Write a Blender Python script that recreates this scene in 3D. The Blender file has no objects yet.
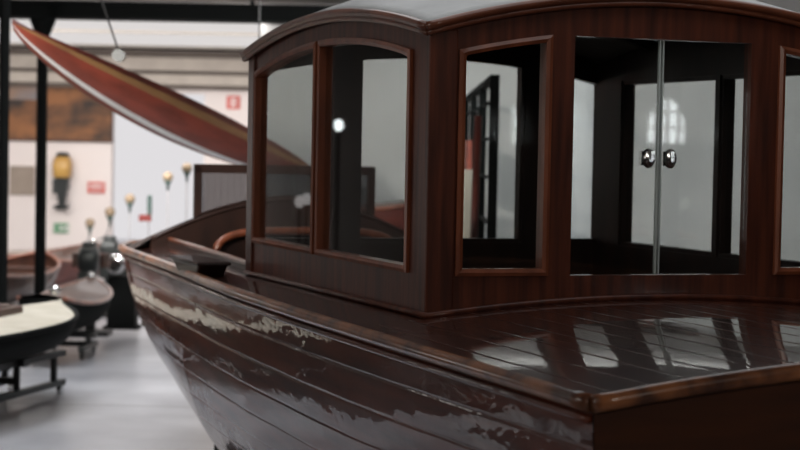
import bpy, bmesh, math, random
from mathutils import Vector, Matrix
random.seed(7)
S = bpy.context.scene
COL = S.collection
# ------------------------------------------------------------------ camera
F_PX = 1889.0
cam_data = bpy.data.cameras.new('camera'); cam = bpy.data.objects.new('camera', cam_data); COL.objects.link(cam)
cam_data.sensor_width = 36.0; cam_data.lens = F_PX * 36.0 / 800.0
CAM_M = (Matrix.Translation((0, 0, 2.1)) @ Matrix.Rotation(math.pi/2 - math.atan(75/F_PX), 4, 'X')
         @ Matrix.Rotation(math.radians(1.1), 4, 'Z'))
cam.matrix_world = CAM_M
cam_data.dof.use_dof = True; cam_data.dof.focus_distance = 7.4; cam_data.dof.aperture_fstop = 2.9
cam_data.clip_end = 300
S.camera = cam
# ------------------------------------------------------------------ world, exposure
w = bpy.data.worlds.new('sky'); S.world = w; w.use_nodes = True
bg = w.node_tree.nodes['Background']
bg.inputs[0].default_value = (1.0, 0.975, 1.0, 1); bg.inputs[1].default_value = 0.75
S.view_settings.view_transform = 'Standard'; S.view_settings.look = 'None'
S.view_settings.gamma = 1.0; S.view_settings.use_curve_mapping = False
S.view_settings.exposure = 0.0
S.cycles.max_bounces = 10; S.cycles.transparent_max_bounces = 24
S.cycles.sample_clamp_indirect = 4.0
# ------------------------------------------------------------------ large area lights
def area(name, loc, aim, sx, sy, power, color=(1, 1, 1), portal=False):
    l = bpy.data.lights.new(name, 'AREA'); l.shape = 'RECTANGLE'; l.size = sx; l.size_y = sy
    l.energy = power; l.color = color
    if portal: l.cycles.is_portal = True
    o = bpy.data.objects.new(name, l); COL.objects.link(o); o.location = loc
    o.rotation_euler = (Vector(aim) - Vector(loc)).to_track_quat('-Z', 'Y').to_euler()
    return o
# far skylight panel first; the rest are added fill lights, unseen
area('skylight_far', (-1.5, 25.4, 3.6), (-1.5, 25.4, 0), 9.0, 5.6, 120, (1, .96, .93))
area('fill_aisle', (-2.8, 14.0, 3.6), (-2.8, 14.0, 0), 1.6, 9.0, 118, (.93, .96, 1)).data.spread = 1.7  # unseen fill added to brighten the aisle floor
area('fill_far_wall', (-4.6, 20.9, 3.6), (-3.6, 30, 1.7), 6.0, 0.3, 700, (1, .94, .91))  # added fill hidden behind the beam, brightens the far wall
area('fill_partition', (1.6, 15.8, 3.6), (1.2, 20.6, 1.3), 6.0, 1.0, 235, (.96, .99, 1))  # added fill that lifts the partition seen through the cabin glass
area('fill_cabin_roof', (.8, 8.6, 3.62), (.8, 8.6, 0), 3.0, 4.0, 32, (.95, .98, 1))  # unseen fill added above the cabin to lighten its roof
area('fill_near', (2.6, 1.0, 3.5), (.6, 8, 1.6), 2.0, .5, 36, (1, .90, .80))  # unseen fill added high on the right to light the aft woodwork
area('fill_canoe', (-3.6, 7.5, 3.5), (-1.7, 15.2, 2.3), .6, .4, 60, (1, .93, .86)).data.spread = .9  # added fill aimed at the hanging canoe to brighten its side
area('fill_side', (-5.0, 3.0, 3.5), (-.6, 8.6, 1.5), 3.0, .5, 38, (1, .91, .82))  # unseen fill added from the left for the port side wood

# ------------------------------------------------------------------ helpers
def at(px, py, Y):
    d = CAM_M.to_3x3() @ Vector(((px-400)/F_PX, -(py-225)/F_PX, -1))
    return CAM_M.translation + d * (Y / d.y)

def mat(name, color, rough=.5, metal=0, coat=0, c2=None, scale=(4, 4, 4), bump=0, bscale=20, spec=.5,
        detail=4, emis=None, lo=.35, hi=.65, bstretch=(1, 1, 1), coords='Object', coat_rough=.05):
    m = bpy.data.materials.new(name); m.use_nodes = True
    nt = m.node_tree; p = nt.nodes['Principled BSDF']
    p.inputs['Base Color'].default_value = (*color, 1)
    p.inputs['Roughness'].default_value = rough; p.inputs['Metallic'].default_value = metal
    p.inputs['Coat Weight'].default_value = coat; p.inputs['Coat Roughness'].default_value = coat_rough
    p.inputs['Specular IOR Level'].default_value = spec
    tc = nt.nodes.new('ShaderNodeTexCoord')
    if c2 is None: c2 = tuple(min(1, c*.86) for c in color)
    mp = nt.nodes.new('ShaderNodeMapping'); mp.inputs['Scale'].default_value = scale
    nz = nt.nodes.new('ShaderNodeTexNoise'); nz.inputs['Scale'].default_value = 1; nz.inputs['Detail'].default_value = detail
    cr = nt.nodes.new('ShaderNodeValToRGB')
    cr.color_ramp.elements[0].position = lo; cr.color_ramp.elements[0].color = (*color, 1)
    cr.color_ramp.elements[1].position = hi; cr.color_ramp.elements[1].color = (*c2, 1)
    nt.links.new(tc.outputs[coords], mp.inputs[0]); nt.links.new(mp.outputs[0], nz.inputs[0])
    nt.links.new(nz.outputs[0], cr.inputs[0]); nt.links.new(cr.outputs[0], p.inputs['Base Color'])
    if bump:
        mp2 = nt.nodes.new('ShaderNodeMapping'); mp2.inputs['Scale'].default_value = bstretch
        n2 = nt.nodes.new('ShaderNodeTexNoise'); n2.inputs['Scale'].default_value = bscale; n2.inputs['Detail'].default_value = 3
        b = nt.nodes.new('ShaderNodeBump'); b.inputs['Strength'].default_value = 1; b.inputs['Distance'].default_value = bump
        nt.links.new(tc.outputs[coords], mp2.inputs[0]); nt.links.new(mp2.outputs[0], n2.inputs[0])
        nt.links.new(n2.outputs[0], b.inputs['Height']); nt.links.new(b.outputs[0], p.inputs['Normal'])
        nt.links.new(b.outputs[0], p.inputs['Coat Normal'])
    return m

def emit_mat(name, color, k):
    m = bpy.data.materials.new(name); m.use_nodes = True; nt = m.node_tree
    nt.nodes.remove(nt.nodes['Principled BSDF'])
    e = nt.nodes.new('ShaderNodeEmission'); e.inputs[0].default_value = (*color, 1); e.inputs[1].default_value = k
    nt.links.new(e.outputs[0], nt.nodes['Material Output'].inputs[0]); return m

def glass_mat(name, tint=(.95, .96, .955), ior=1.42):
    m = bpy.data.materials.new(name); m.use_nodes = True; nt = m.node_tree
    nt.nodes.remove(nt.nodes['Principled BSDF']); out = nt.nodes['Material Output']
    t = nt.nodes.new('ShaderNodeBsdfTransparent'); t.inputs[0].default_value = (*tint, 1)
    g = nt.nodes.new('ShaderNodeBsdfGlossy'); g.inputs['Roughness'].default_value = .015
    f = nt.nodes.new('ShaderNodeFresnel'); f.inputs['IOR'].default_value = ior
    mx = nt.nodes.new('ShaderNodeMixShader')
    ge = nt.nodes.new('ShaderNodeNewGeometry'); mr = nt.nodes.new('ShaderNodeMapRange')
    mr.inputs['To Min'].default_value = ior; mr.inputs['To Max'].default_value = 1/ior
    nt.links.new(ge.outputs['Backfacing'], mr.inputs['Value']); nt.links.new(mr.outputs[0], f.inputs['IOR'])
    nt.links.new(f.outputs[0], mx.inputs[0]); nt.links.new(t.outputs[0], mx.inputs[1]); nt.links.new(g.outputs[0], mx.inputs[2])
    nt.links.new(mx.outputs[0], out.inputs[0])
    return m

M = {}
M['hull'] = mat('varnished_hull', (.15, .034, .015), .4, coat=.85, c2=(.06, .014, .007), scale=(14, 1.3, 14), bump=.006, bscale=3.2, bstretch=(1, 1, 1.6), spec=.25, coat_rough=.03)
M['deck'] = mat('varnished_deck', (.058, .016, .009), .35, coat=1, c2=(.03, .009, .006), scale=(22, 1.2, 5), bump=.0007, bscale=4, bstretch=(2.0, .7, 1), coat_rough=.03)
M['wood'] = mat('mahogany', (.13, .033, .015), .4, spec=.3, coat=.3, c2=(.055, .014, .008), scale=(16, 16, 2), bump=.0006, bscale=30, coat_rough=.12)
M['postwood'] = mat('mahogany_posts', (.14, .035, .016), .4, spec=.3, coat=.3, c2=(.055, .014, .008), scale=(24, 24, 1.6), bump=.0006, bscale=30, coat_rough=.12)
M['trim'] = mat('light_mahogany_trim', (.30, .085, .036), .35, coat=.5, c2=(.18, .05, .022), scale=(12, 12, 3), coat_rough=.15)
M['rooftrim'] = mat('roof_trim_wood', (.22, .065, .03), .3, coat=.6, c2=(.12, .035, .017), scale=(6, 6, 3), coat_rough=.12)
M['rail'] = mat('worn_rail_wood', (.34, .125, .045), .35, coat=.7, c2=(.07, .023, .011), scale=(9, 5, 9), detail=6, lo=.42, hi=.66, coat_rough=.1)
M['transom'] = mat('transom_wood', (.075, .022, .007), .35, coat=.6, c2=(.04, .012, .005), scale=(1.5, 12, 12))
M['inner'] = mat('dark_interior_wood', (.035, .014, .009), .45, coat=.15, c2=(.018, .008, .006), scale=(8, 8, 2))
M['headliner'] = mat('painted_headliner', (.34, .32, .29), .6, scale=(3, 3, 3))
M['roof'] = mat('grey_painted_roof', (.48, .48, .48), .5, c2=(.38, .38, .38), scale=(3, 3, 3), bump=.002, bscale=8)
M['glass'] = glass_mat('pane_glass')
M['glass_tint'] = glass_mat('tinted_glass', (.42, .42, .43))
M['glass_edge'] = mat('glass_edge', (.55, .62, .6), .15)
M['daylit'] = emit_mat('frosted_daylit_pane', (1, .97, .93), 1.25)
M['daylit_arch'] = emit_mat('daylit_fanlight', (.93, .98, 1), 12)
M['skylight'] = emit_mat('skylight_diffuser', (1, .955, .94), .72)
M['litglobe'] = emit_mat('lit_globe', (.93, .99, 1), 5)
M['chrome'] = mat('chrome', (.8, .8, .8), .12, metal=1)
M['black'] = mat('black_paint', (.006, .007, .007), .8, spec=.1)
M['darkmetal'] = mat('dark_metal', (.018, .018, .018), .5)
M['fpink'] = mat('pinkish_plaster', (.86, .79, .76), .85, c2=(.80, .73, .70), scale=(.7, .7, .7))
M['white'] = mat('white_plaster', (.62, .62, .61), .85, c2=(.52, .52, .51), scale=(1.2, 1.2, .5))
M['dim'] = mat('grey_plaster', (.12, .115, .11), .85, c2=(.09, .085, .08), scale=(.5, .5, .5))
M['ceil'] = mat('ceiling_paint', (.55, .52, .50), .8, scale=(.7, .7, .7))
M['cream'] = mat('cream_paint', (.50, .46, .38), .6, c2=(.42, .38, .30))
M['slat'] = mat('cream_cornice', (.50, .45, .39), .7, c2=(.44, .39, .34))
M['slat_dark'] = mat('brown_cornice_shadow_gap', (.16, .13, .11), .7)
M['globe'] = mat('opal_globe', (.33, .25, .16), .4, c2=(.26, .19, .12))
M['stem'] = mat('dark_green_stem', (.05, .09, .08), .5)
M['pole'] = mat('pale_pole', (.30, .29, .29), .7)
M['red'] = mat('red_paint', (.20, .03, .025), .5)
M['redsign'] = mat('sign_red', (.62, .07, .05), .5)
M['signwhite'] = mat('sign_white', (.85, .83, .80), .5)
M['green'] = mat('sign_green', (.16, .34, .20), .5)
M['taupe'] = mat('taupe_board', (.34, .28, .23), .8)
M['gold'] = mat('mustard_cowl', (.60, .36, .10), .4, c2=(.5, .28, .08))
M['engine'] = mat('engine_dark', (.03, .035, .035), .4, metal=.4)
M['brown'] = mat('brown_wood', (.075, .028, .016), .5, c2=(.04, .016, .01), scale=(6, 2, 6), coat=.3)
M['canoe_dark'] = mat('canoe_dark_red', (.12, .022, .014), .5, c2=(.07, .014, .010))
M['canoe_band'] = mat('canoe_tan_band', (.30, .17, .07), .6, c2=(.22, .11, .05), scale=(2, 9, 9))
M['canoe_red'] = mat('canoe_red_brown', (.30, .06, .035), .6, c2=(.18, .04, .025), scale=(2, 9, 9))
M['paper'] = mat('pale_roll', (.55, .50, .42), .8)
M['kayak'] = mat('white_hull_paint', (.62, .63, .64), .35)
M['strip'] = mat('white_strip', (.9, .9, .9), .3, c2=(.85, .85, .85))

# mural on the far wall
mm = mat('mural_print', (.30, .13, .055), .8, c2=(.045, .035, .03), scale=(1.3, 1, 2.2), detail=6, lo=.38, hi=.6)
M['mural'] = mm
mg = mat('mural_sky', (.20, .21, .24), .8, c2=(.32, .20, .13), scale=(1, 1, 2)); M['mural_sky'] = mg

# floor: polished concrete slabs with joints
fm = mat('polished_concrete', (.46, .46, .48), .28, c2=(.25, .25, .27), scale=(.9, .9, .9), detail=8, bump=.0015, bscale=3, spec=.6)
nt = fm.node_tree; p = nt.nodes['Principled BSDF']
tc = nt.nodes.new('ShaderNodeTexCoord'); br = nt.nodes.new('ShaderNodeTexBrick')
br.offset = 0; br.inputs['Scale'].default_value = 1; br.inputs['Mortar Size'].default_value = .022
br.inputs['Brick Width'].default_value = 4.0; br.inputs['Row Height'].default_value = 3.1
br.inputs['Color1'].default_value = (1, 1, 1, 1); br.inputs['Color2'].default_value = (1, 1, 1, 1); br.inputs['Mortar'].default_value = (.35, .35, .35, 1)
mxx = nt.nodes.new('ShaderNodeMix'); mxx.data_type = 'RGBA'; mxx.blend_type = 'MULTIPLY'; mxx.inputs[0].default_value = 1
lk = [l for l in nt.links if l.to_socket == p.inputs['Base Color']][0]; src = lk.from_socket
mpf = nt.nodes.new('ShaderNodeMapping'); mpf.inputs['Location'].default_value = (.6, .35, 0)
nt.links.new(tc.outputs['Object'], mpf.inputs[0]); nt.links.new(mpf.outputs[0], br.inputs[0])
nt.links.new(src, mxx.inputs[6]); nt.links.new(br.outputs[0], mxx.inputs[7]); nt.links.new(mxx.outputs[2], p.inputs['Base Color'])
M['floor'] = fm

def tag(o, label=None, cat=None, group=None, kind=None):
    if label: o['label'] = label
    if cat: o['category'] = cat
    if group: o['group'] = group
    if kind: o['kind'] = kind
    return o
def empty(name, loc, rz=0, label=None, cat=None, group=None):
    o = bpy.data.objects.new(name, None); COL.objects.link(o); o.location = loc; o.rotation_euler = (0, 0, rz)
    o.empty_display_size = .1
    return tag(o, label, cat, group)
def build(bm, name, ms, parent=None, smooth=False, bevel=0):
    if not isinstance(ms, (list, tuple)): ms = [ms]
    bmesh.ops.recalc_face_normals(bm, faces=bm.faces)
    me = bpy.data.meshes.new(name); bm.to_mesh(me); bm.free()
    for m_ in ms: me.materials.append(m_)
    if smooth:
        me.polygons.foreach_set('use_smooth', [True]*len(me.polygons))
    o = bpy.data.objects.new(name, me); COL.objects.link(o)
    if parent is not None: o.parent = parent
    if bevel:
        b = o.modifiers.new('bevel', 'BEVEL'); b.width = bevel; b.segments = 2; b.limit_method = 'ANGLE'
    return o
def B(): return bmesh.new()
def hexa(bm, pts, mi=0):
    v = [bm.verts.new(p_) for p_ in pts]
    for f in ((0, 3, 2, 1), (4, 5, 6, 7), (0, 1, 5, 4), (1, 2, 6, 5), (2, 3, 7, 6), (3, 0, 4, 7)):
        bm.faces.new([v[i] for i in f]).material_index = mi
def box(bm, x0, x1, y0, y1, z0, z1, mi=0):
    hexa(bm, [(x0, y0, z0), (x1, y0, z0), (x1, y1, z0), (x0, y1, z0), (x0, y0, z1), (x1, y0, z1), (x1, y1, z1), (x0, y1, z1)], mi)
def tube(bm, pts, r, n=10, mi=0, flat=1.0, cap=True):
    pts = [Vector(p_) for p_ in pts]; rings = []
    rr = r if isinstance(r, (list, tuple)) else [r]*len(pts)
    for i, p_ in enumerate(pts):
        t = (pts[min(i+1, len(pts)-1)] - pts[max(i-1, 0)]).normalized()
        up = Vector((0, 0, 1)) if abs(t.z) < .95 else Vector((0, 1, 0))
        a = t.cross(up).normalized(); b = a.cross(t).normalized()
        rings.append([bm.verts.new(p_ + a*math.cos(2*math.pi*k/n)*rr[i] + b*math.sin(2*math.pi*k/n)*rr[i]*flat) for k in range(n)])
    for i in range(len(rings)-1):
        for k in range(n):
            f = bm.faces.new((rings[i][k], rings[i][(k+1) % n], rings[i+1][(k+1) % n], rings[i+1][k])); f.material_index = mi
    if cap:
        bm.faces.new(rings[0]).material_index = mi; bm.faces.new(rings[-1]).material_index = mi
def lathe(bm, c, prof, n=20, mi=0):
    rings = []
    for r, z in prof:
        rings.append([bm.verts.new((c[0]+r*math.cos(2*math.pi*k/n), c[1]+r*math.sin(2*math.pi*k/n), c[2]+z)) for k in range(n)])
    for i in range(len(rings)-1):
        for k in range(n):
            bm.faces.new((rings[i][k], rings[i][(k+1) % n], rings[i+1][(k+1) % n], rings[i+1][k])).material_index = mi
    bm.faces.new(rings[0]).material_index = mi; bm.faces.new(rings[-1]).material_index = mi
def grid(bm, rows, mi=0, close=False):
    V = [[bm.verts.new(p_) for p_ in r] for r in rows]
    for i in range(len(V)-1):
        m_ = len(V[i]); rng = range(m_ if close else m_-1)
        for k in rng:
            f = bm.faces.new((V[i][k], V[i][(k+1) % m_], V[i+1][(k+1) % m_], V[i+1][k])); f.material_index = mi
    return V
def lerp(tab, x):
    if x <= tab[0][0]: return tab[0][1]
    for (a, b), (c, d) in zip(tab, tab[1:]):
        if x <= c: return b + (d-b)*(x-a)/(c-a)
    return tab[-1][1]
def sph(bm, c, r, mi=0, sz=1):
    pr = [(max(r*math.sin(math.pi*i/12), 1e-4), -r*sz*math.cos(math.pi*i/12)) for i in range(13)]
    lathe(bm, c, pr, 18, mi)

# ================================================================== the hall
XL, XR, YB, YF, HC = -9.0, 14.0, -14.0, 30.0, 3.65
def struct(bm, name, m_): return tag(build(bm, name, m_), kind='structure')
b = B(); box(b, XL-.3, XR+.3, YB-.3, YF+12, -.2, 0); struct(b, 'floor', M['floor'])
b = B(); box(b, XL-.3, XR+.3, YB-.3, YF+.3, HC, HC+.2); struct(b, 'ceiling', M['ceil'])
cb_ = B()  # dark sheets added on the floor to darken reflections in the hull
for (x0, x1, y0, y1) in ((-5.0, -3.3, 4, 10.4), (-5.9, -3.2, 11.4, 14.2), (-8.9, -6.3, 10.2, 14.3), (-5.7, -3.8, 14.4, 19.5), (-8.9, -6.2, 15.2, 20), (-8.9, -5.4, 3, 9.4)):
    box(cb_, x0, x1, y0, y1, 0, .004)
struct(cb_, 'floor_reflection_mat', mat('dark_reflection_mat', (.025, .014, .011), .95, spec=.1))
def wall_with_holes(name, axis, c, th, a0, a1, z1, holes, m_):
    """axis 'x': wall runs along x at y=c..c+th ; holes [(a,b,z0,z1)] sorted"""
    bm = B()
    def bx(p0, p1, q0, q1):
        if p1-p0 < 1e-4 or q1-q0 < 1e-4: return
        if axis == 'x': box(bm, p0, p1, c, c+th, q0, q1)
        else: box(bm, c, c+th, p0, p1, q0, q1)
    cur = a0
    for (h0, h1, hz0, hz1) in holes:
        bx(cur, h0, 0, z1); bx(h0, h1, 0, hz0); bx(h0, h1, hz1, z1); cur = h1
    bx(cur, a1, 0, z1)
    return struct(bm, name, m_)
ox0 = at(112, 150, YF).x; ox1 = at(204, 150, YF).x; oz = at(150, 93, YF).z
wall_with_holes('wall_far', 'x', YF, .25, XL, XR, HC, [(ox0, ox1, 0, oz)], M['fpink'])
lw = [(y, y+1.5, .9, 3.1) for y in (3.5, 8.0, 12.5, 15.6, 21.4, 24.8)]
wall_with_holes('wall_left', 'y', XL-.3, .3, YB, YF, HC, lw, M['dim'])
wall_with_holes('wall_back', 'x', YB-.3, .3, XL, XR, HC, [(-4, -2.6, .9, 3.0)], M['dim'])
wall_with_holes('wall_partition', 'x', 20.6, .15, -1.55, XR, HC, [], M['white'])
# right wall with one arched window
def arch_hole_wall():
    bm = B(); y0, y1, zs, zt = -4.25, -3.43, 2.23, 2.46   # spring line at zt, half-round head above
    cy = (y0+y1)/2; r = (y1-y0)/2; x0, x1 = XR, XR+.3
    box(bm, x0, x1, YB, y0, 0, HC); box(bm, x0, x1, y1, YF, 0, HC); box(bm, x0, x1, y0, y1, 0, zs)
    n = 16
    for i in range(n):
        a0 = math.pi*i/n; a1 = math.pi*(i+1)/n
        ya, za = cy-r*math.cos(a0), zt+r*math.sin(a0); yb, zb = cy-r*math.cos(a1), zt+r*math.sin(a1)
        hexa(bm, [(x0, ya, za), (x1, ya, za), (x1, yb, zb), (x0, yb, zb), (x0, ya, HC), (x1, ya, HC), (x1, yb, HC), (x0, yb, HC)])
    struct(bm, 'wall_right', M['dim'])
    bm = B()
    for k in (1, 2, 3):
        yy = y0+(y1-y0)*k/4; hh = math.sqrt(max(0, r*r-(yy-cy)**2)); box(bm, x0+.1, x0+.14, yy-.015, yy+.015, zs, zt+hh)
    for zz in (zs+.02, zt, zt+.22):
        hw = r if zz <= zt else math.sqrt(r*r-(zz-zt)**2); box(bm, x0+.1, x0+.14, cy-hw, cy+hw, zz-.015, zz+.015)
    v = [bm.verts.new((x0+.2, cy-r*math.cos(math.pi*i/n), zt+r*math.sin(math.pi*i/n))) for i in range(n+1)]+[bm.verts.new((x0+.2, y1, zs)), bm.verts.new((x0+.2, y0, zs))]
    bm.faces.new(v).material_index = 1
    tag(build(bm, 'window_1', [M['white'], M['daylit_arch']]), kind='structure')
arch_hole_wall()
# left wall window bars
for i, (a0, a1, z0, z1) in enumerate(lw):
    bm = B()
    for k in range(3):
        y = a0+(a1-a0)*k/2; box(bm, XL-.2, XL-.14, y-.03, y+.03, z0, z1)
    for k in (0, 2.2, 3):
        z = z0+(z1-z0)*k/3; box(bm, XL-.2, XL-.14, a0, a1, z-.03, z+.03)
    box(bm, XL-.24, XL-.22, a0, a1, z0, z1, 1)
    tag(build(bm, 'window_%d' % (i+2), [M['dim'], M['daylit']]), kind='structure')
bm = B(); box(bm, -6.6, 3.6, 21.9, 28.9, HC-.03, HC, 0)
tag(build(bm, 'window_20', M['skylight']), kind='structure')
bm = B()
for y in (21.87, 25.3, 28.87): box(bm, -6.6, 3.6, y-.03, y+.03, HC-.06, HC)
tag(build(bm, 'trim_3', M['slat']), kind='structure')
# cornice strips across the top of the far wall, in front of it
bm = B()
tops = [(50, 56, 1), (57, 70, 0), (71, 73, 1), (74, 84, 0), (85, 88, 1)]
for (a, c, mi) in tops:
    z1 = at(140, a, YF-.3).z; z0 = at(140, c, YF-.3).z
    box(bm, XL, -1.0, YF-(.34 if mi == 0 else .24), YF, z0, z1, mi)
tag(build(bm, 'trim_1', [M['slat'], M['slat_dark']]), kind='structure')
# black beam with column
zb1 = at(200, 6, 20).z; zb0 = at(200, 20, 20).z
bm = B(); box(bm, -8.9, 3.0, 19.9, 20.1, zb0, zb1); box(bm, -8.9, 3.0, 19.8, 20.2, zb0-.015, zb0+.02); box(bm, -8.9, 3.0, 19.8, 20.2, zb1-.02, zb1+.015)
for xx in (-8.0, -5.9, -1.6, 1.0, 2.9): box(bm, xx-.02, xx+.02, 19.97, 20.03, zb1, HC)
tag(build(bm, 'trim_2', M['black']), kind='structure')
cx = at(42, 100, 20).x
bm = B(); lathe(bm, (cx, 20, 0), [(.11, 0), (.11, .1), (.07, .16), (.06, .3), (.058, zb0-.45), (.065, zb0-.25), (.075, zb0-.2), (.13, zb0-.06), (.15, zb0-.001)], 16)
tag(build(bm, 'column', M['black'], smooth=True), 'slim black iron column with flared capital under the black beam', 'column')
cx = at(4, 100, 17.4).x
bm = B(); lathe(bm, (cx, 17.4, 0), [(.09, 0), (.09, .08), (.06, .12), (.05, .2), (.05, HC-.1), (.07, HC)], 16)
tag(build(bm, 'column', M['black'], smooth=True), 'black iron column at the edge of view just beyond the cream decked boat', 'column')

# ================================================================== the varnished launch
A = math.radians(20)
boat = empty('wooden_launch', (1.08, 7.853, 0), A, 'large varnished mahogany motor launch with glazed cabin and grey roof', 'boat')
BT = [(-2.21, 1.364), (-.6, 1.362), (.6, 1.352), (1.83, 1.317), (2.7, 1.262), (3.62, 1.196), (4.7, 1.14), (5.45, 1.105), (5.75, 1.07), (6.1, .96), (6.45, .74), (6.7, .48), (6.85, .22), (6.9, .03)]
def hb(u):
    e = .12 if u < 6.6 else .02
    return (lerp(BT, u-e)+lerp(BT, u)*2+lerp(BT, u+e))/4
ZS = 1.385
def sec(u, t):
    """half breadth and height of hull at station u, t 0 keel .. 1 sheer"""
    q = lerp([(-2.3, .30), (0, .25), (3.5, .25), (5.5, .5), (6.9, .9)], u)
    pp = lerp([(-2.3, 2.3), (3.5, 2.5), (5.5, 1.7), (6.9, 1.4)], u)
    zk = lerp([(-2.3, .30), (0, .14), (4, .12), (5.6, .16), (6.9, .6)], u)
    return hb(u)*max(0, 1-(1-t)**pp)**q, zk+(ZS-zk)*t
NS = 10
ts = []
for k in range(NS):
    a, c = k/NS, (k+1)/NS
    ts += [(a+.0, 1 if k else 0), (a+.0025, 0), (a+.009, 0)] + [(a+(c-a)*f, 0) for f in (.3, .5, .7)] + [(c-.009, 0), (c-.0025, 0)]
ts.append((1, 0))
us = [-2.21+9.11*i/110 for i in range(111)]
for sgn, nm in ((-1, 'port'), (1, 'starboard')):
    bm = B(); rows = []
    for u in us:
        row = []
        for t, seam in ts:
            tt = t**1.15
            h, z = sec(u, tt); n_in = .002 if seam else 0
            wv = .0012*math.sin(u*3.1+tt*9)*math.sin(tt*15+u*1.3)+.0007*math.sin(u*6.7+tt*5)
            row.append((sgn*max(0, h-n_in+wv*min(1, h*3)), u, z))
        rows.append(row)
    grid(bm, rows)
    o = build(bm, 'hull_side', M['hull'], boat, smooth=True)
# keel and stem
bm = B(); pr = [(-2.1, .28), (0, .12), (4, .10), (5.6, .14), (6.6, .42), (6.9, .62), (6.93, 1.42)]
for (a, za), (c, zc) in zip(pr, pr[1:]):
    hexa(bm, [(-.035, a, za-.06), (.035, a, za-.06), (.035, c, zc-.06), (-.035, c, zc-.06), (-.035, a, za+.05), (.035, a, za+.05), (.035, c+.03, zc+.05), (-.035, c+.03, zc+.05)])
build(bm, 'keel', M['hull'], boat)
# deck camber
def dz(x, u): 
    h = hb(u); return ZS + .115*(1-min(1, abs(x)/h)**2)
# transom
bm = B(); n = 40; top = []; rows = []
outl = []
for k in range(0, 41):
    h, z = sec(-2.21, (k/40)**1.15); outl.append((h, z))
rows = []
for h, z in outl: rows.append([(-h+2*h*i/30, -2.22-.05*math.sin(math.pi*i/30), z) for i in range(31)])
rows.append([(-hb(-2.21)+2*hb(-2.21)*i/30, -2.22-.05*math.sin(math.pi*i/30), dz(-hb(-2.21)+2*hb(-2.21)*i/30, -2.21)) for i in range(31)])
grid(bm, rows); build(bm, 'transom', M['transom'], boat, smooth=True)
# aft deck, planked along the boat with slim seams
def deck_patch(name, u0, u1, xin, xout, nu=30, nx=24, m_=None, parent=boat, zf=dz):
    bm = B(); rows = []
    for i in range(nu+1):
        u = u0+(u1-u0)*i/nu; a, c = xin(u), xout(u)
        rows.append([(a+(c-a)*k/nx, u, zf(a+(c-a)*k/nx, u)) for k in range(nx+1)])
    grid(bm, rows); return build(bm, name, m_ or M['deck'], parent, smooth=True)
CW = 1.03
bm = B(); rows = []
NP = 22
for i in range(31):
    u = -2.24+2.26*i/30; h = hb(u)-.01; row = []
    for k in range(NP):
        for f, g in ((0, 1), (.018, 0), (.06, 0), (.5, 0), (.94, 0), (.982, 0)):
            x = -h+2*h*(k+f)/NP; cup = .0003*math.sin(math.pi*f)
            row.append((x, u, dz(x, u)+cup-(.0012 if g else 0)))
    row.append((h, u, dz(h, u))); rows.append(row)
grid(bm, rows); build(bm, 'aft_deck', M['deck'], boat, smooth=True)
for s_ in (-1, 1):
    deck_patch('side_deck', .0, 2.7, lambda u: s_*(CW-.02), lambda u: s_*(hb(u)-.01), nx=6)
    deck_patch('side_deck', 2.7, 5.5, lambda u: s_*(hb(u)-.27), lambda u: s_*(hb(u)-.01), nx=6)
# rubbing rail along the sheer: port, starboard, and the worn one over the transom
for s_ in (-1, 1):
    bm = B(); pts = [(s_*(hb(u)+.012), u, ZS+.012) for u in us]; pts[-1] = (0, 6.93, ZS+.012)
    tube(bm, pts, .027, 12); build(bm, 'rubbing_rail', M['rail'], boat, smooth=True)
    bm = B(); tube(bm, [(s_*(hb(u)+.012), u, ZS-.035) for u in us], .013, 8); build(bm, 'rail_bead', M['hull'], boat, smooth=True)
bm = B(); n = 40; H0 = hb(-2.21)+.012
tube(bm, [(-H0+2*H0*i/n, -2.235-.05*math.sin(math.pi*i/n), dz(-H0+2*H0*i/n, -2.21)+.012) for i in range(n+1)], .027, 12)
build(bm, 'transom_rail', M['rail'], boat, smooth=True)

# --------------------------------------------------------------- cabin
ZB, SILL, CL = 1.36, 1.60, 2.68
def arch_aft(x): return 2.59 + .16*(1-(x/CW)**2)
def arch_side(u): 
    f = 1-((u-CL/2)/(CL/2))**2; return 2.59 + .125*f
def face_aft(s, z, n): return (s, -n, z)
def face_front(s, z, n): return (s, CL+n, z)
def face_port(s, z, n): return (-CW-n, s, z)
def face_star(s, z, n): return (CW+n, s, z)
def prism(bm, F, poly_lo, poly_hi, n0, n1):
    """poly_lo, poly_hi: lists of (s,z) same length: strip between"""
    for (a, b_, c, d) in zip(poly_lo, poly_lo[1:], poly_hi, poly_hi[1:]):
        hexa(bm, [F(a[0], a[1], n0), F(b_[0], b_[1], n0), F(b_[0], b_[1], n1), F(a[0], a[1], n1),
                  F(c[0], c[1], n0), F(d[0], d[1], n0), F(d[0], d[1], n1), F(c[0], c[1], n1)])
def cab_wall(name, F, s0, s1, wins, arch, wtop, TH=.06, m_=None):
    bm = B()
    prism(bm, F, [(s0, ZB), (s1, ZB)], [(s0, SILL), (s1, SILL)], -TH, 0)
    edges = [s0]+[e for w_ in wins for e in w_]+[s1]
    for a, c in zip(edges[::2], edges[1::2]):
        k = 4
        lo = [(a+(c-a)*i/k, SILL) for i in range(k+1)]
        hi = [(a+(c-a)*i/k, arch(a+(c-a)*i/k)) for i in range(k+1)]
        prism(bm, F, lo, hi, -TH, 0)
    for a, c in wins:
        k = 12
        ss = [a+(c-a)*i/k for i in range(k+1)]
        prism(bm, F, [(s, wtop(s)) for s in ss], [(s, arch(s)) for s in ss], -TH, 0)
    return build(bm, name, m_ or M['postwood'], boat)
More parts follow.
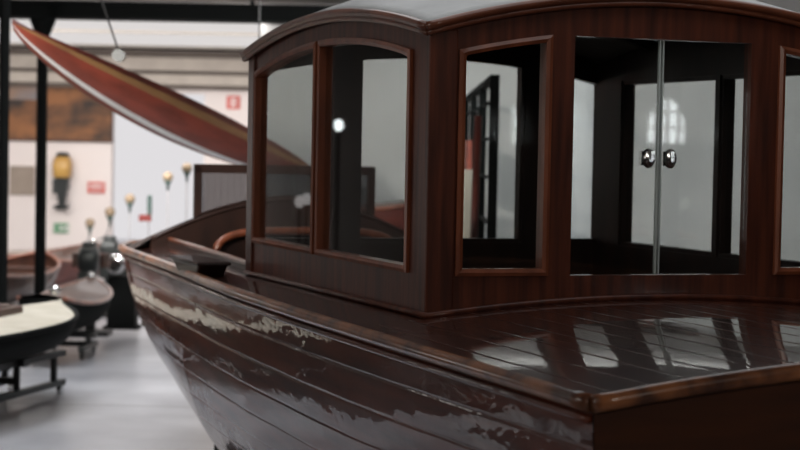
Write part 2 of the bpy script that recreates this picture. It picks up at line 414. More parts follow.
def win(F, a, c, wtop, fw=.029, m_=None, glass=True):
    k = 12
    outer = [(a, SILL), (c, SILL)] + [(c+(a-c)*i/k, wtop(c+(a-c)*i/k)) for i in range(k+1)]
    inn = [(a+fw, SILL+fw), (c-fw, SILL+fw)]
    for i in range(k+1):
        s = c+(a-c)*i/k; s2 = min(max(s, a+fw), c-fw); inn.append((s2, wtop(s)-fw))
    bm = B(); n = len(outer)
    rings = []
    for off, lst in ((-.05, outer), (.014, outer), (.020, None), (.014, inn), (-.05, inn)):
        if lst is None: lst = [((o_[0]+i_[0])/2, (o_[1]+i_[1])/2) for o_, i_ in zip(outer, inn)]
        rings.append([bm.verts.new(F(s, z, off)) for s, z in lst])
    for q in range(5):
        r0, r1 = rings[q], rings[(q+1) % 5]
        for i in range(n):
            bm.faces.new((r0[i], r0[(i+1) % n], r1[(i+1) % n], r1[i]))
    fr = build(bm, 'window_frame', m_ or M['trim'], boat)
    if glass:
        bm = B(); poly = inn
        v0 = [bm.verts.new(F(s, z, -.024)) for s, z in poly]; v1 = [bm.verts.new(F(s, z, -.018)) for s, z in poly]
        bm.faces.new(v0); bm.faces.new(v1)
        for i in range(n): bm.faces.new((v0[i], v0[(i+1) % n], v1[(i+1) % n], v1[i]))
        build(bm, 'pane', M['glass'], fr)
    return fr
def top_aft(x): return 2.475 + .16*(1-(x/CW)**2)*.85 if abs(x) > .45 else 2.578
def top_side(u): return 2.470 + .135*(1-((u-CL/2)/(CL/2))**2)
def top_front(x): return 2.50 + .12*(1-(x/CW)**2)
AW = [(-.915, -.509), (-.405, .415), (.545, .93)]
cab_wall('cabin_wall', face_aft, -CW, CW, AW, arch_aft, top_aft)
win(face_aft, *AW[0], top_aft); win(face_aft, *AW[2], top_aft)
SW = [(.21, 1.46), (1.50, 2.56)]
cab_wall('cabin_wall', face_port, .061, CL-.061, SW, arch_side, top_side)
SS = [(.18, 1.24), (1.285, 2.32)]
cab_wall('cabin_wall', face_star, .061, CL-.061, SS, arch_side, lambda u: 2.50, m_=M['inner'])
for w_ in SW: win(face_port, *w_, top_side)
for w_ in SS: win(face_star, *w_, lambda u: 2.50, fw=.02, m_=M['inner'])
FW = [(-.98, -.6), (-.44, .53), (.645, 1.005)]
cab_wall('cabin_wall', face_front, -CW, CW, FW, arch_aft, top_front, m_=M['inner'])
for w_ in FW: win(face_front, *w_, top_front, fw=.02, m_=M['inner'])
# corner posts: slim raised mouldings on the corners
for x, y in ((-CW, 0), (CW, 0), (-CW, CL), (CW, CL)):
    sx = 1 if x > 0 else -1; sy = -1 if y == 0 else 1
    dp = .11 if y == 0 else .03
    bm = B(); box(bm, x-sx*dp, x+sx*.012, y-sy*.105, y+sy*.012, ZB, 2.585)
    build(bm, 'corner_post', M['postwood'], boat, bevel=.008)
# base moulding where the cabin meets the deck
bm = B()
pts = [(-CW-.012, CL, dz(CW, CL)+.012), (-CW-.012, CL*.5, dz(CW, CL*.5)+.012), (-CW-.012, -.012, dz(CW, 0)+.012)]
pts += [(-CW+2*CW*i/20, -.015, dz(-CW+2*CW*i/20, 0)+.010) for i in range(21)]
pts += [(CW+.012, -.012, dz(CW, 0)+.012), (CW+.012, CL, dz(CW, CL)+.012)]
tube(bm, pts, .013, 8); build(bm, 'base_moulding', M['wood'], boat, smooth=True)
# frameless glass doors with chrome locks
for (a, c, hx) in ((-.401, -.004, -.055), (.004, .411, .045)):
    bm = B(); box(bm, a, c, .02, .028, SILL+.004, 2.575)
    d = build(bm, 'glass_door', M['glass'], boat)
    e = a if hx > 0 else c
    bm = B(); box(bm, min(e, e+(.007 if hx > 0 else -.007)), max(e, e+(.007 if hx > 0 else -.007)), .016, .032, SILL+.004, 2.575)
    build(bm, 'glass_edge', M['glass_edge'], d)
    zz = 2.085
    bm = B(); sgn = 1 if hx > 0 else -1
    pr = [(.001, 0), (.024, 0), (.030, .004), (.030, .020), (.026, .027), (.014, .030), (.012, .034), (.001, .034)]
    rings = []
    for r, h in pr: rings.append([(hx+r*.85*math.cos(2*math.pi*k/20), .019-h, zz+r*1.35*math.sin(2*math.pi*k/20)) for k in range(20)])
    grid(bm, rings, close=True)
    box(bm, hx-sgn*.012, hx+sgn*.004, -.022, .02, zz-.006, zz+.03)
    box(bm, hx-.022, hx+.022, .028, .05, zz-.03, zz+.03)
    build(bm, 'lock', M['chrome'], d)
# roof
RW = CW+.035
def roof_z(x, y):
    fx = 1-(x/RW)**2; yy = (y-CL/2)/(CL/2+.035); fy = 1-yy*yy
    return 2.592+.16*fx+.125*fy+.07*fx*fy
bm = B(); rt = []; rb = []
for i in range(33):
    y = -.035+(CL+.07)*i/32
    rt.append([(-RW+2*RW*k/32, y, roof_z(-RW+2*RW*k/32, y)+.012) for k in range(33)])
    rb.append([(-RW+2*RW*k/32, y, roof_z(-RW+2*RW*k/32, y)-.012) for k in range(33)])
V1 = grid(bm, rt); V2 = grid(bm, rb, 1)
for k in range(32):
    bm.faces.new((V1[0][k], V1[0][k+1], V2[0][k+1], V2[0][k])); bm.faces.new((V1[-1][k], V1[-1][k+1], V2[-1][k+1], V2[-1][k]))
    bm.faces.new((V1[k][0], V1[k+1][0], V2[k+1][0], V2[k][0])); bm.faces.new((V1[k][-1], V1[k+1][-1], V2[k+1][-1], V2[k][-1]))
roof = build(bm, 'roof', [M['roof'], M['headliner']], boat, smooth=True)
def edge_pts(which, off, dzz):
    if which in ('aft', 'front'):
        y = -.035-off if which == 'aft' else CL+.035+off
        return [(-RW-off+2*(RW+off)*k/36, y, roof_z(max(-RW, min(RW, -RW-off+2*(RW+off)*k/36)), 0-.035)+dzz) for k in range(37)]
    x = (-RW-off) if which == 'port' else RW+off
    return [(x, -.035-off+(CL+.07+2*off)*k/36, roof_z(RW, max(-.035, min(CL+.035, -.035-off+(CL+.07+2*off)*k/36)))+dzz) for k in range(37)]
for wch in ('aft', 'front', 'port', 'star'):
    bm = B(); tube(bm, edge_pts(wch, .0, -.004), .019, 10); tube(bm, edge_pts(wch, -.006, -.030), .013, 8)
    build(bm, 'roof_trim', M['rooftrim'], roof, smooth=True)
# roof beams and inner lining visible through the glass
for y in (.7, 1.35, 2.0):
    bm = B(); k = 16
    lo = [(-1.0+2.0*i/k, roof_z(-1.0+2.0*i/k, y)-.075) for i in range(k+1)]; hi = [(s, z+.058) for s, z in lo]
    prism(bm, lambda s, z, n: (s, y+n, z), lo, hi, -.022, .022); build(bm, 'roof_beam', M['inner'], boat)
# interior: floor, benches
bm = B(); box(bm, -CW+.02, CW-.02, .0, CL, .90, .95); box(bm, -CW+.02, CW-.02, CL, 5.4, .90, .93); build(bm, 'sole', M['inner'], boat)
for s_ in (-1, 1):
    bm = B(); x0, x1 = sorted((s_*.98, s_*.55)); box(bm, x0, x1, .15, CL-.1, .95, 1.35); box(bm, x0-.005, x1+.005, .14, CL-.09, 1.35, 1.41)
    build(bm, 'bench', M['inner'], boat, bevel=.01)
# forward cockpit: coamings, curved seat back, arched breakwater panel, turtle-back foredeck
for s_ in (-1, 1):
    bm = B(); rows = []
    f_ = [2.70+2.72*i/20 for i in range(21)]
    rows = [[(s_*(hb(u)-.27), u, 1.0), (s_*(hb(u)-.27), u, dz(hb(u)-.27, u)+.035), (s_*(hb(u)-.295), u, dz(hb(u)-.27, u)+.035), (s_*(hb(u)-.295), u, 1.0)] for u in f_]
    grid(bm, rows, close=True); build(bm, 'coaming', M['inner'], boat)
    bm = B(); tube(bm, [(s_*(hb(u)-.28), u, dz(hb(u)-.27, u)+.04) for u in f_], .017, 8); build(bm, 'coaming_cap', M['rooftrim'], boat, smooth=True)
UP = 5.42
def hump(x): 
    h = .95; return 1.47+.27*max(0, 1-(abs(x)/h)**1.7)
bm = B(); k = 30; ss = [-.95+1.9*i/k for i in range(k+1)]
prism(bm, lambda s, z, n: (s, UP+n, z), [(s, .95) for s in ss], [(s, hump(s)) for s in ss], -.03, .03)
build(bm, 'breakwater_panel', M['inner'], boat)
def fore_z(x, u):
    h = hb(u); f = max(0, 1-(u-UP)/(6.9-UP)); e = max(0, 1-(abs(x)/max(h, .05))**2)
    return ZS+.03*e+(.33*f**.8)*e
deck_patch('foredeck', UP-.03, 6.88, lambda u: -(hb(u)-.01), lambda u: hb(u)-.01, nu=24, nx=24, m_=M['inner'], zf=fore_z)
bm = B(); tube(bm, [(s, UP-.03, hump(s)+.006) for s in ss], .012, 8); build(bm, 'panel_cap', M['inner'], boat, smooth=True)
# curved seat back across the cockpit
bm = B(); tp = []
for i in range(25):
    a = math.pi*i/24
    tp.append((-.12-.62*math.copysign(abs(math.cos(a))**.45, math.cos(a)), 4.55, 1.30+.27*math.sin(a)**.5))
tube(bm, tp, .026, 8)
build(bm, 'seat_back_rim', M['trim'], boat, smooth=True)
bm = B(); v0 = [bm.verts.new((x, 4.57, z)) for x, y, z in tp]; v1 = [bm.verts.new((x, 4.60, z)) for x, y, z in tp]
bm.faces.new(v0); bm.faces.new(v1)
for i in range(len(tp)): bm.faces.new((v0[i], v0[(i+1) % len(tp)], v1[(i+1) % len(tp)], v1[i]))
build(bm, 'seat_back', M['inner'], boat)
bm = B(); box(bm, -.76, .52, 4.35, 4.75, .93, 1.28); build(bm, 'cockpit_seat', M['inner'], boat, bevel=.01)
# small windscreen on the breakwater panel
zw0, zw1 = 1.60, 1.96
fr_bm = B(); xs = (-.62, -.2, .2, .62)
for x in xs: box(fr_bm, x-.025, x+.025, UP+.03, UP+.07, hump(x)-.02, zw1)
box(fr_bm, -.645, .645, UP+.03, UP+.07, zw1-.04, zw1+.02)
k = 20; s2 = [-.62+1.24*i/k for i in range(k+1)]
prism(fr_bm, lambda s, z, n: (s, UP+.05+n, z), [(s, hump(s)-.01) for s in s2], [(s, hump(s)+.03) for s in s2], -.02, .02)
ws = build(fr_bm, 'windscreen', M['inner'], boat)
for a, c in zip(xs, xs[1:]):
    bm = B(); q = 8; sss = [a+.025+(c-a-.05)*i/q for i in range(q+1)]
    prism(bm, lambda s, z, n: (s, UP+.05+n, z), [(s, hump(s)+.03) for s in sss], [(s, zw1-.04) for s in sss], -.003, .003)
    build(bm, 'pane', M['glass_tint'], ws)
# dark wooden mooring chock on the port side deck
bm = B(); u = 3.1; x = -(hb(u)+.00)
lo = [(x-.06, u-.28, 1.42), (x+.10, u-.28, 1.42), (x+.10, u+.32, 1.42), (x-.06, u+.32, 1.42)]
hexa(bm, [(x-.02, u-.22, 1.39), (x+.12, u-.22, 1.39), (x+.12, u+.22, 1.39), (x-.02, u+.22, 1.39),
          (x-.04, u-.30, 1.465), (x+.13, u-.30, 1.465), (x+.13, u+.30, 1.465), (x-.04, u+.30, 1.465)])
box(bm, x-.05, x+.14, u-.33, u+.33, 1.463, 1.483)
build(bm, 'mooring_chock', M['inner'], boat, bevel=.01)
# cradle supports under the hull
for u_ in (-1.0, 4.3):
    h, z = sec(u_, .12)
    wp = [(-h*.9, u_, 0), (h*.9, u_, 0)]
    base = Vector((1.08, 7.853, 0)) + Matrix.Rotation(A, 3, 'Z') @ Vector((0, u_, 0))
    cr = empty('boat_cradle', base, A, 'dark timber cradle under the varnished launch, ' + ('near its stern' if u_ < 0 else 'forward of its cabin'), 'cradle')
    bm = B(); box(bm, -1.05, 1.05, -.09, .09, .012, .085); build(bm, 'beam', M['black'], cr, bevel=.01)
    for s_ in (-1, 1):
        hh, zz = sec(u_, .18); bm = B(); x0, x1 = sorted((s_*(hh-.16), s_*(hh-.04)))
        box(bm, x0, x1, -.07, .07, .085, zz-.09); build(bm, 'post', M['black'], cr, bevel=.01)

# ================================================================== hanging rowing shell
def shell(name, p0, p1, beam, depth, label, cat, mats, roll=0, group=None, deckmat=None, keelstrip=None, sag=.0):
    """slender boat hull between two points; local x along length"""
    p0, p1 = Vector(p0), Vector(p1); d = p1-p0; L = d.length
    root = empty(name, (p0+p1)/2, 0, label, cat, group)
    q = d.to_track_quat('X', 'Z'); root.rotation_mode = 'QUATERNION'
    from mathutils import Quaternion
    root.rotation_quaternion = q @ Quaternion((1, 0, 0), roll)
    return root, L
canoe_p0 = at(9, 45, 13.2); canoe_p1 = at(310, 186, 17.5)
root, L = shell('racing_canoe', canoe_p0, canoe_p1, .5, .4, 'long red-brown canoe with a tan band hanging from the ceiling', 'canoe', None)
NL = 48
def cs(i): 
    f = i/NL; return max(.015, math.sin(math.pi*min(1, max(0, f)))**.62)
def csec(i, a):
    s = cs(i); x = -L/2+L*i/NL
    rise = .03*(2*i/NL-1)**4
    return (x, -.30*s*math.cos(a), -.27*s*math.sin(a)+.13+rise)
bands = [(0, .20, 'canoe_dark', 'gunwale_band'), (.20, .42, 'canoe_band', 'tan_band'), (.42, 1.28, 'canoe_red', 'hull'), (1.28, 1.55, 'strip', 'white_keel_strip'), (1.55, 2.72, 'canoe_red', 'hull'), (2.72, 2.94, 'canoe_band', 'tan_band'), (2.94, math.pi, 'canoe_dark', 'gunwale_band')]
for a0, a1, mk, nm in bands:
    bm = B(); rows = []
    for i in range(NL+1): rows.append([csec(i, a0+(a1-a0)*k/6) for k in range(7)])
    grid(bm, rows); build(bm, nm, M[mk], root, smooth=True)
bm = B(); rows = [[csec(i, 0), (csec(i, 0)[0], 0, csec(i, 0)[2]+.03), csec(i, math.pi)] for i in range(NL+1)]
grid(bm, rows); build(bm, 'canvas_deck', M['canoe_dark'], root, smooth=True)
# hanging wires with pulley (a thing each)
bpy.context.view_layer.update()
for f, dx in ((.30, .30), (.78, 0)):
    pt = canoe_p0.lerp(canoe_p1, f) + Vector((0, 0, .24))
    t = empty('hanging_wire', (pt.x-dx, pt.y, HC), 0, 'thin wire with grey pulley holding up the hanging canoe, ' + ('at its high end' if f < .5 else 'at its low end'), 'wire')
    bm = B(); tube(bm, [(0, 0, 0), (dx, 0, pt.z-HC+.1)], .008, 6); build(bm, 'wire', M['darkmetal'], t)
    bm = B(); c = (dx, 0, pt.z-HC+.07)
    rings = [[(c[0]+r*math.cos(2*math.pi*k/16), y, c[2]+r*math.sin(2*math.pi*k/16)) for k in range(16)] for r, y in ((.005, -.025), (.05, -.025), (.04, 0), (.05, .025), (.005, .025))]
    grid(bm, rings, close=True); build(bm, 'pulley', M['engine'], t)

# ================================================================== far wall and what hangs on it
def px_rect(a, c, t, b_, Y):
    return at(a, (t+b_)/2, Y).x, at(c, (t+b_)/2, Y).x, at((a+c)/2, b_, Y).z, at((a+c)/2, t, Y).z
def plate(name, label, cat, rect, Y, m_, marks=(), th=.03, frame=None):
    x0, x1, z0, z1 = rect
    t = empty(name, ((x0+x1)/2, Y, z0), 0, label, cat); w_ = x1-x0; h_ = z1-z0
    bm = B(); box(bm, -w_/2, w_/2, -th, 0, 0, h_); build(bm, 'board', m_, t)
    if frame:
        bm = B(); f = .03
        for (a, c, e, g) in ((-w_/2-f, w_/2+f, -f, 0), (-w_/2-f, w_/2+f, h_, h_+f), (-w_/2-f, -w_/2, 0, h_), (w_/2, w_/2+f, 0, h_)): box(bm, a, c, -th-.01, 0, e, g)
        build(bm, 'frame', frame, t)
    for nm, mm_, rects in marks:
        bm = B()
        for (a, c, e, g) in rects: box(bm, -w_/2+a*w_, -w_/2+c*w_, -th-.008, -th, e*h_, g*h_)
        build(bm, nm, mm_, t)
    return t
YW = YF-.005
t = plate('mural', 'large brown and orange landscape picture high on the far wall', 'picture', px_rect(8, 112, 52, 140, YF), YW, M['mural'], (('sky', M['mural_sky'], [(.0, .30, .45, .98)]),), frame=M['brown'])
plate('notice_board', 'plain taupe board on the far wall below the mural', 'board', px_rect(10, 35, 166, 195, YF), YW, M['taupe'])
plate('red_sign', 'red sign with pale lettering on the far wall beside the bright doorway', 'sign', px_rect(88, 105, 182, 193, YF), YW, M['redsign'],
      (('lettering', M['signwhite'], [(.10+.14*i, .19+.14*i, .52, .80) for i in range(6)]), ('small_lettering', M['signwhite'], [(.16+.12*i, .23+.12*i, .2, .36) for i in range(6)]),))
plate('fire_sign', 'small square red fire point sign high on the wall by the cornice', 'sign', px_rect(227, 240, 96, 109, YF), YW, M['redsign'],
      (('pictogram', M['signwhite'], [(.3, .45, .15, .7), (.58, .72, .15, .85), (.3, .72, .72, .82)]),))
plate('exit_sign', 'small green and white exit sign on the far wall under the hanging outboard', 'sign', px_rect(54, 69, 223, 233, YF), YW, M['green'],
      (('pictogram', M['signwhite'], [(.45, .52, .2, .8), (.52, .9, .42, .58), (.86, .97, .1, .9)]),))
# outboard engines
def outboard(loc, s, label, cowl_m, wall=False, rz=0, group=None):
    t = empty('outboard_motor', loc, rz, label, 'outboard motor', group)
    bm = B(); rings = []
    for z, a, c in ((.62, .12, .14), (.64, .15, .18), (.86, .16, .19), (.97, .13, .15), (.99, .07, .08)):
        rings.append([(s*a*math.copysign(abs(math.cos(q))**.5, math.cos(q)), s*c*math.copysign(abs(math.sin(q))**.5, math.sin(q)), s*z) for q in [2*math.pi*k/24 for k in range(24)]])
    V = grid(bm, rings, close=True); bm.faces.new(V[0]); bm.faces.new(V[-1]); build(bm, 'cowl', cowl_m, t, smooth=True)
    bm = B(); lathe(bm, (0, 0, 0), [(s*.10, s*.985), (s*.12, s*1.0), (s*.10, s*1.05), (s*.03, s*1.06)], 16); build(bm, 'flywheel_cap', M['engine'], t)
    bm = B(); hexa(bm, [(-s*.045, -s*.06, s*.12), (s*.045, -s*.06, s*.12), (s*.045, s*.06, s*.12), (-s*.045, s*.06, s*.12), (-s*.12, -s*.1, s*.63), (s*.12, -s*.1, s*.63), (s*.12, s*.1, s*.63), (-s*.12, s*.1, s*.63)])
    box(bm, -s*.16, -s*.06, -s*.05, s*.05, s*.35, s*.6); build(bm, 'leg', M['engine'], t)
    bm = B(); tube(bm, [(s*.12, 0, s*.13), (s*.04, 0, s*.12), (-s*.1, 0, s*.12), (-s*.16, 0, s*.12)], [s*.015, s*.05, s*.045, s*.01], 12); build(bm, 'gearcase', M['engine'], t, smooth=True)
    bm = B()
    for k in range(3):
        q = 2*math.pi*k/3; cy, cz = math.cos(q), math.sin(q)
        hexa(bm, [(s*.11, s*(.02*cy+.02*cz), s*(.13+.02*cz-.02*cy)), (s*.13, s*(.02*cy-.02*cz), s*(.13+.02*cz+.02*cy)), (s*.135, s*(.02*cy-.02*cz), s*(.13+.02*cz+.02*cy)), (s*.115, s*(.02*cy+.02*cz), s*(.13+.02*cz-.02*cy)),
                  (s*.11, s*(.11*cy+.04*cz), s*(.13+.11*cz-.04*cy)), (s*.14, s*(.11*cy-.04*cz), s*(.13+.11*cz+.04*cy)), (s*.145, s*(.11*cy-.04*cz), s*(.13+.11*cz+.04*cy)), (s*.115, s*(.11*cy+.04*cz), s*(.13+.11*cz-.04*cy))])
    build(bm, 'propeller', M['chrome'], t)
    if wall:
        bm = B(); box(bm, -s*.08, s*.08, s*.05, s*.30, s*.42, s*.6); build(bm, 'wall_bracket', M['engine'], t)
    return t
pw = at(62, 214, 29.75)
outboard((pw.x, 29.75, pw.z), .92, 'old outboard motor with mustard yellow cowl mounted on the far wall', M['gold'], wall=True)
# slim iron stand lights: small round globes on stems, in a descending row before the bright doorway
def globe_lamp(px, py, Y, r, label, arm=False):
    c = at(px, py, Y); t = empty('globe_lamp', (c.x, c.y, 0), 0, label, 'lamp', 'globe lamps near the bright doorway' if False else None)
    bm = B(); sph(bm, (0, 0, c.z), r); build(bm, 'globe', M['globe'], t, smooth=True)
    bm = B(); tube(bm, [(0, 0, c.z-r*2.6), (0, 0, c.z-r*1.5), (0, 0, c.z-r*1.1), (0, 0, c.z-r*.7)], [r*.2, r*.32, r*.6, r*.75], 12); build(bm, 'holder', M['stem'], t, smooth=True)
    bm = B()
    if arm: tube(bm, [(0, 0, c.z-r*2.5), (-.05, 0, c.z-r*4.5), (-.28, 0, c.z-r*6), (-.42, 0, c.z-r*8.5), (-.45, 0, .05)], .014, 8)
    else: tube(bm, [(0, 0, c.z-r*2.5), (0, 0, .05)], .006, 8)
    build(bm, 'pole', M['pole'], t, smooth=True)
    ox = -.45 if arm else 0
    bm = B(); lathe(bm, (ox, 0, 0), [(.16, 0), (.16, .02), (.05, .05), (.02, .08)], 18); build(bm, 'base', M['darkmetal'], t)
globe_lamp(168, 177, 22.5, .062, 'globe lamp on a pole, higher of the two round ones clear against the doorway')
globe_lamp(130, 199, 24.0, .066, 'globe lamp on a thin pole just above the black and red hook')
globe_lamp(110, 212, 26.6, .075, 'globe lamp on a bent arm at the edge of the bright doorway', arm=True)
globe_lamp(90, 223, 27.3, .07, 'dim globe lamp on a bent arm below the red sign', arm=True)
globe_lamp(187, 168, 21.0, .058, 'globe lamp closest to the launch windscreen, under the canoe')
# small black hook with red foot on a pale pole
c = at(149, 205, 23.2)
t = empty('outboard_bracket', (c.x, c.y, 0), 0, 'small black bracket with a red foot standing against the bright doorway', 'bracket')
bm = B(); box(bm, -.02, .035, -.02, .02, c.z-.12, c.z+.12); build(bm, 'shank', M['stem'], t)
bm = B(); box(bm, -.12, .03, -.03, .03, c.z-.20, c.z-.12); build(bm, 'foot', M['red'], t)
bm = B(); tube(bm, [(0, 0, c.z-.2), (0, 0, .03)], .006, 8); build(bm, 'pole', M['pole'], t)
bm = B(); lathe(bm, (0, 0, 0), [(.15, 0), (.15, .02), (.02, .05)], 16); build(bm, 'base', M['darkmetal'], t)

# ================================================================== boats on the left
def rowboat(loc, rz, L, W, D, z0, label, hull_m, deck_m=None, flip=False, trim_m=None, sheer=.12, name='rowing_boat', tail=.62):
    """local x along the boat, bow at +x, sheer at z0+D"""
    t = empty(name, loc, rz, label, 'boat'); N = 30; T = 9
    def hb_(f): return W/2*min(1, (tail+(1-tail)*math.sin(math.pi*min(f/.55, 1)/2)))*(1 if f < .5 else max(.02, math.cos(math.pi/2*((f-.5)/.5)**1.6)))
    def sh(f): return sheer*(2*f-.9)**2
    def P_(f, q, s_):
        t_ = q/T; h = hb_(f)*(1-(1-t_)**2.2)**.5; ke = D*.55*max(0, (f-.8)/.2)**2
        z = ke+(D+sh(f)-ke)*t_
        if flip: z = D+.15-z
        return (-L/2+L*f, s_*h, z0+z)
    bm = B(); rows = []
    for i in range(N+1):
        f = i/N; rows.append([P_(f, q, -1) for q in range(T, 0, -1)]+[P_(f, 0, 1)]+[P_(f, q, 1) for q in range(1, T+1)])
    V = grid(bm, rows); bm.faces.new(V[0]); build(bm, 'hull', hull_m, t, smooth=True)
    for s_ in (-1, 1):
        bm = B(); tube(bm, [P_(i/N, T, s_) for i in range(N+1)], .022, 8); build(bm, 'gunwale', trim_m or hull_m, t, smooth=True)
    bm = B(); sph(bm, (L/2-.12, 0, z0+D+.17), .045); build(bm, 'bow_glint_ball', M['chrome'], t, smooth=True)  # chrome ball added at the bow to catch bright glints
    if deck_m:
        bm = B(); rows = [[tuple(Vector(P_(i/N, T, -1)).lerp(Vector(P_(i/N, T, 1)), k/8)+Vector((0, 0, .04*math.sin(math.pi*k/8)))) for k in range(9)] for i in range(N+1)]
        grid(bm, rows); build(bm, 'deck', deck_m, t, smooth=True)
    else:
        for f in (.25, .5, .74):
            p_ = P_(f, T-1, 1); bm = B(); box(bm, p_[0]-.1, p_[0]+.1, -abs(p_[1])*.97, abs(p_[1])*.97, p_[2]-.02, p_[2]+.01); build(bm, 'thwart', M['brown'], t)
    return t
def trestle(loc, rz, w_, h_, label, fl=.30):
    t = empty('trestle', loc, rz, label, 'trestle')
    bm = B(); box(bm, -.05, .05, -w_/2, w_/2, h_-.06, h_); build(bm, 'crossbar', M['darkmetal'], t)
    for s_ in (-1, 1):
        bm = B(); tube(bm, [(0, s_*w_*.36, h_-.03), (0, s_*w_*.36, .11)], .03, 8); build(bm, 'leg', M['darkmetal'], t, smooth=True)
        if fl > .5:
            for e in (-fl*.8, fl*.8):
                bm = B(); tube(bm, [(e, s_*w_*.36, h_-.03), (e, s_*w_*.36, .11)], .03, 8); build(bm, 'leg', M['darkmetal'], t, smooth=True)
            bm = B(); box(bm, -fl, fl, s_*w_*.36-.03, s_*w_*.36+.03, h_-.06, h_-.01); build(bm, 'side_beam', M['darkmetal'], t)
        bm = B(); box(bm, -fl, fl, s_*w_*.36-.03, s_*w_*.36+.03, .08, .13); f = build(bm, 'foot', M['engine'], t)
        for q in (.04-fl, fl-.04):
            bm = B(); y = s_*w_*.36
            rings = [[(q+r*math.cos(2*math.pi*k/14), yy, .042+r*math.sin(2*math.pi*k/14)) for k in range(14)] for r, yy in ((.004, y-.02), (.04, y-.02), (.04, y+.02), (.004, y+.02))]
            grid(bm, rings, close=True); box(bm, q-.015, q+.015, y-.026, y+.026, .04, .09); build(bm, 'caster', M['chrome'] if q > 0 else M['darkmetal'], f)
    bm = B(); box(bm, -.025, .025, -w_*.36, w_*.36, min(.26, h_*.6)-.05, min(.26, h_*.6)); build(bm, 'stretcher', M['darkmetal'], t)
rb1 = math.radians(75)
cb = Vector((-3.40, 14.05, 0))
rowboat(cb, rb1, 4.1, 1.35, .30, .39, 'cream decked boat with dark hull lying on trestles', M['black'], M['cream'], trim_m=M['black'], name='decked_boat', sheer=.04)
dB = next(o for o in bpy.data.objects if o.name.startswith('decked_boat'))
bm = B(); box(bm, -1.75, 1.1, -.12, .46, .66, .80); box(bm, -1.65, 1.0, -.07, .41, .79, .82); build(bm, 'cockpit_coaming', M['brown'], dB, bevel=.02)
p_ = cb + Vector((math.cos(rb1)*1.0-.1, math.sin(rb1)*1.0, 0))
trestle((p_.x, p_.y, 0), rb1, .62, .385, 'long dark trestle on casters under the bow half of the cream decked boat', fl=.85)
p_ = cb + Vector((-math.cos(rb1)*1.3, -math.sin(rb1)*1.3, 0))
trestle((p_.x, p_.y, 0), rb1, .62, .385, 'short dark trestle under the stern half of the cream decked boat')
def row_on_stand(px, Y, rz, L, W, D, z0, lab, hm, dm=None, flip=False, slab=''):
    c = at(px, 200, Y); t = rowboat((c.x, Y, 0), rz, L, W, D, z0, lab, hm, dm, flip=flip, trim_m=M['rooftrim'])
    tr_h = z0-.005
    trestle((c.x, Y, 0), rz, W*.8, tr_h, slab)
row_on_stand(4, 20.9, math.radians(86), 3.4, .95, .34, .32, 'brown wooden rowing boat just behind the cream decked boat', M['brown'], None, False, 'dark trestle under the brown rowing boat')
row_on_stand(62, 24.8, math.radians(82), 3.0, 1.0, .34, .24, 'dark red-brown dinghy farther back in the row of boats', M['canoe_dark'], M['brown'], False, 'dark trestle under the red-brown dinghy')
row_on_stand(18, 27.9, math.radians(12), 2.4, 1.0, .32, .14, 'pale grey dinghy near the far wall beyond the other boats', M['taupe'], M['slat'], False, 'dark trestle under the pale grey dinghy')
# engines on stands along the aisle
def engine_stand(px, Y, h_, lab, slab, cm):
    c = at(px, 200, Y)
    t = empty('engine_stand', (c.x, Y, 0), 0, slab, 'stand')
    bm = B(); box(bm, -.22, .22, -.18, .18, 0, .05); box(bm, -.05, .05, -.05, .05, .05, h_+.25); build(bm, 'post', M['darkmetal'], t)
    bm = B(); box(bm, -.2, .2, -.06, .06, h_+.25, h_+.40); build(bm, 'clamp_board', M['brown'], t)
    outboard((c.x+.02, Y-.27, h_-.22), .72, lab, cm)
engine_stand(92, 20.75, .50, 'dark outboard motor clamped on a stand behind the small black dinghy', 'engine stand with wooden clamp board just behind the small black dinghy', M['engine'])
row_on_stand(70, 18.6, math.radians(86), 2.1, .70, .30, .26, 'small black dinghy on a trestle at the edge of the aisle', M['black'], M['brown'], False, 'dark trestle under the small black dinghy')
engine_stand(112, 23.0, .46, 'dark outboard motor on a stand, farthest along the aisle', 'dark engine stand farthest along the aisle', M['engine'])
# black pedestal with an old inboard engine and chrome lamp
c = at(123, 290, 21.6)
t = empty('pedestal', (c.x, 21.6, 0), 0, 'black box pedestal standing on the floor beyond the launch bow', 'pedestal')
bm = B(); box(bm, -.16, .16, -.16, .16, .03, .60); build(bm, 'box', M['black'], t, bevel=.01)
bm = B(); box(bm, -.20, .20, -.20, .20, 0, .03); build(bm, 'plinth', M['black'], t)
t = empty('inboard_engine', (c.x, 21.6, .60), 0, 'small black inboard engine with bright round flywheel on the black pedestal', 'engine')
bm = B(); box(bm, -.14, .12, -.13, .13, 0, .16); box(bm, -.10, .0, -.09, .09, .16, .30); box(bm, .02, .11, -.08, .08, .16, .26); build(bm, 'engine_block', M['engine'], t, bevel=.012)
bm = B(); rings = [[(-.06+r*math.cos(2*math.pi*k/20), y, .14+r*math.sin(2*math.pi*k/20)) for k in range(20)] for r, y in ((.01, -.13), (.04, -.17), (.10, -.15), (.115, -.165), (.115, -.19), (.10, -.20), (.01, -.19))]
grid(bm, rings, close=True); build(bm, 'flywheel', M['chrome'], t, smooth=True)
bm = B(); tube(bm, [(.06, 0, .26), (.06, 0, .36), (.10, 0, .40), (.14, 0, .40)], .018, 8); build(bm, 'exhaust_pipe', M['darkmetal'], t, smooth=True)
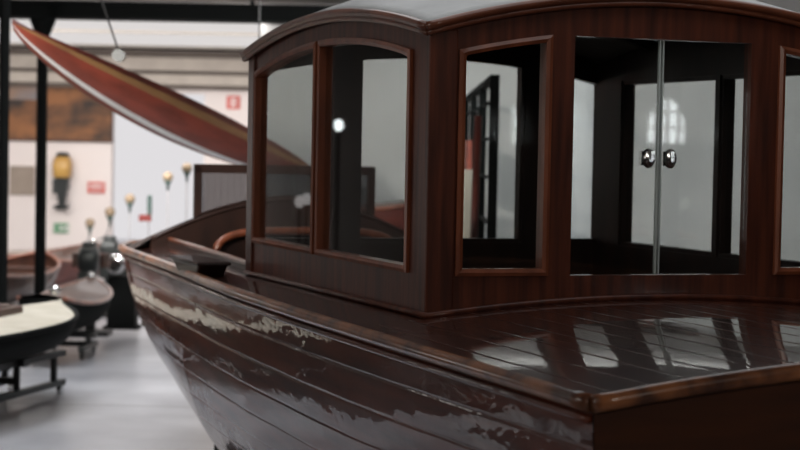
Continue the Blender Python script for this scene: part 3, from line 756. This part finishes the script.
# ================================================================== behind the launch, seen through its windows
t = empty('oar_rack', (.68, 0, 0), 0, 'tall black open metal rack standing behind the launch', 'rack')
bm = B(); Z = 2.67
posts = (14.0, 16.0, 18.0, 20.2)
for y in posts: box(bm, -.035, .035, y-.035, y+.035, 0, Z)
box(bm, -.03, .03, 14.0, 20.2, Z-.05, Z)
for z in (.15, .5, .85, 1.2, 1.55, 1.9, 2.2, 2.48): box(bm, -.012, .012, 14.0, 20.2, z-.012, z+.012)
build(bm, 'rack_frame', M['black'], t)
for k, (y, z0, z1, mk, lab, nm) in enumerate(((14.9, 1.3, 2.38, 'canoe_dark', 'slim dark pole leaning in the black rack', 'boat_pole'), (15.6, 1.1, 1.95, 'paper', 'pale rolled sail upright in the black rack, nearer the launch', 'rolled_sail'), (16.8, 1.1, 1.80, 'taupe', 'taupe rolled sail upright in the black rack, behind the pale one', 'rolled_sail'))):
    bm = B(); r = .03 if mk == 'canoe_dark' else .13
    tube(bm, [(.68-.09-r, y, 0), (.68-.05-r, y, z1)], r, 12); o = build(bm, nm, M[mk], None, smooth=True); tag(o, lab, 'pole' if nm == 'boat_pole' else 'sail')
bm = B(); box(bm, .60, .64, 17.2, 19.4, 1.7, 2.2); o = build(bm, 'canvas_cover', M['canoe_red'], None); tag(o, 'red-brown canvas cover hanging on the black rack', 'cover')
# white canoe stood on end against the partition
c = at(578, 150, 20.1)
t = empty('white_canoe', (c.x, 20.15, 0), 0, 'white canoe stood upright on end against the white partition', 'canoe')
bm = B(); rows = []
for i in range(31):
    f = i/30; hh = .36*math.sin(math.pi*min(1, .04+f*.94))**.6
    rows.append([(hh*math.cos(q), -.30*math.sin(q)*(hh/.36), 1.0*0+3.3*f) for q in [math.pi*k/14 for k in range(15)]])
grid(bm, rows); build(bm, 'hull', M['kayak'], t, smooth=True)
for s_ in (-1, 1):
    bm = B(); tube(bm, [(s_*.36*math.sin(math.pi*min(1, .04+i/30*.94))**.6, 0, 3.3*i/30+.02) for i in range(31)], .02, 8); build(bm, 'gunwale', M['engine'], t, smooth=True)
# low dark boat between the launch and the partition
rowboat((-.48, 18.6, 0), math.radians(2), 1.95, 1.2, .6, .92, 'dark varnished dinghy behind the launch cabin', M['canoe_dark'], M['brown'], trim_m=M['rooftrim'])
trestle((-.48, 18.6, 0), math.radians(2), .95, .912, 'dark trestle under the varnished dinghy behind the cabin')

# one lit globe lamp off frame, two short globes added as glints in glass
for X_, Y_, zz, rr, lb in ((-5.85, 15.76, 2.32, .045, 'tall lit globe lamp on a black post by the left windows'), (-5.75, 16.1, 1.62, .045, 'short glowing globe beside the tall lit lamp, added for a glint in the cabin glass'), (-5.55, 15.95, 1.60, .045, 'short added glint globe a step nearer the launch than the other short one')):
    t = empty('globe_lamp', (X_, Y_, 0), 0, lb, 'lamp')
    bm = B(); sph(bm, (0, 0, zz), rr, sz=1.3); build(bm, 'globe', M['litglobe'] if zz > 2 else M['skylight'], t, smooth=True)
    bm = B(); tube(bm, [(0, 0, zz-rr*1.25), (0, 0, .04)], .015, 8); build(bm, 'post', M['black'], t, smooth=True)
    bm = B(); lathe(bm, (0, 0, 0), [(.12, 0), (.12, .02), (.03, .05)], 16); build(bm, 'base', M['black'], t)
# repeats carry a common group
GROUPS = {'globe_lamp': 'globe lamps on poles', 'trestle': 'trestles under the small boats', 'rowing_boat': 'small rowing boats on trestles',
          'column': 'black iron columns', 'outboard_motor': 'outboard motors', 'engine_stand': 'engine stands along the aisle',
          'boat_cradle': 'cradles under the launch', 'hanging_wire': 'wires holding the canoe', 'rolled_sail': 'rolled sails in the rack'}
for o in COL.objects:
    if o.parent is None and o.get('label') and o.name.split('.')[0] in GROUPS: o['group'] = GROUPS[o.name.split('.')[0]]
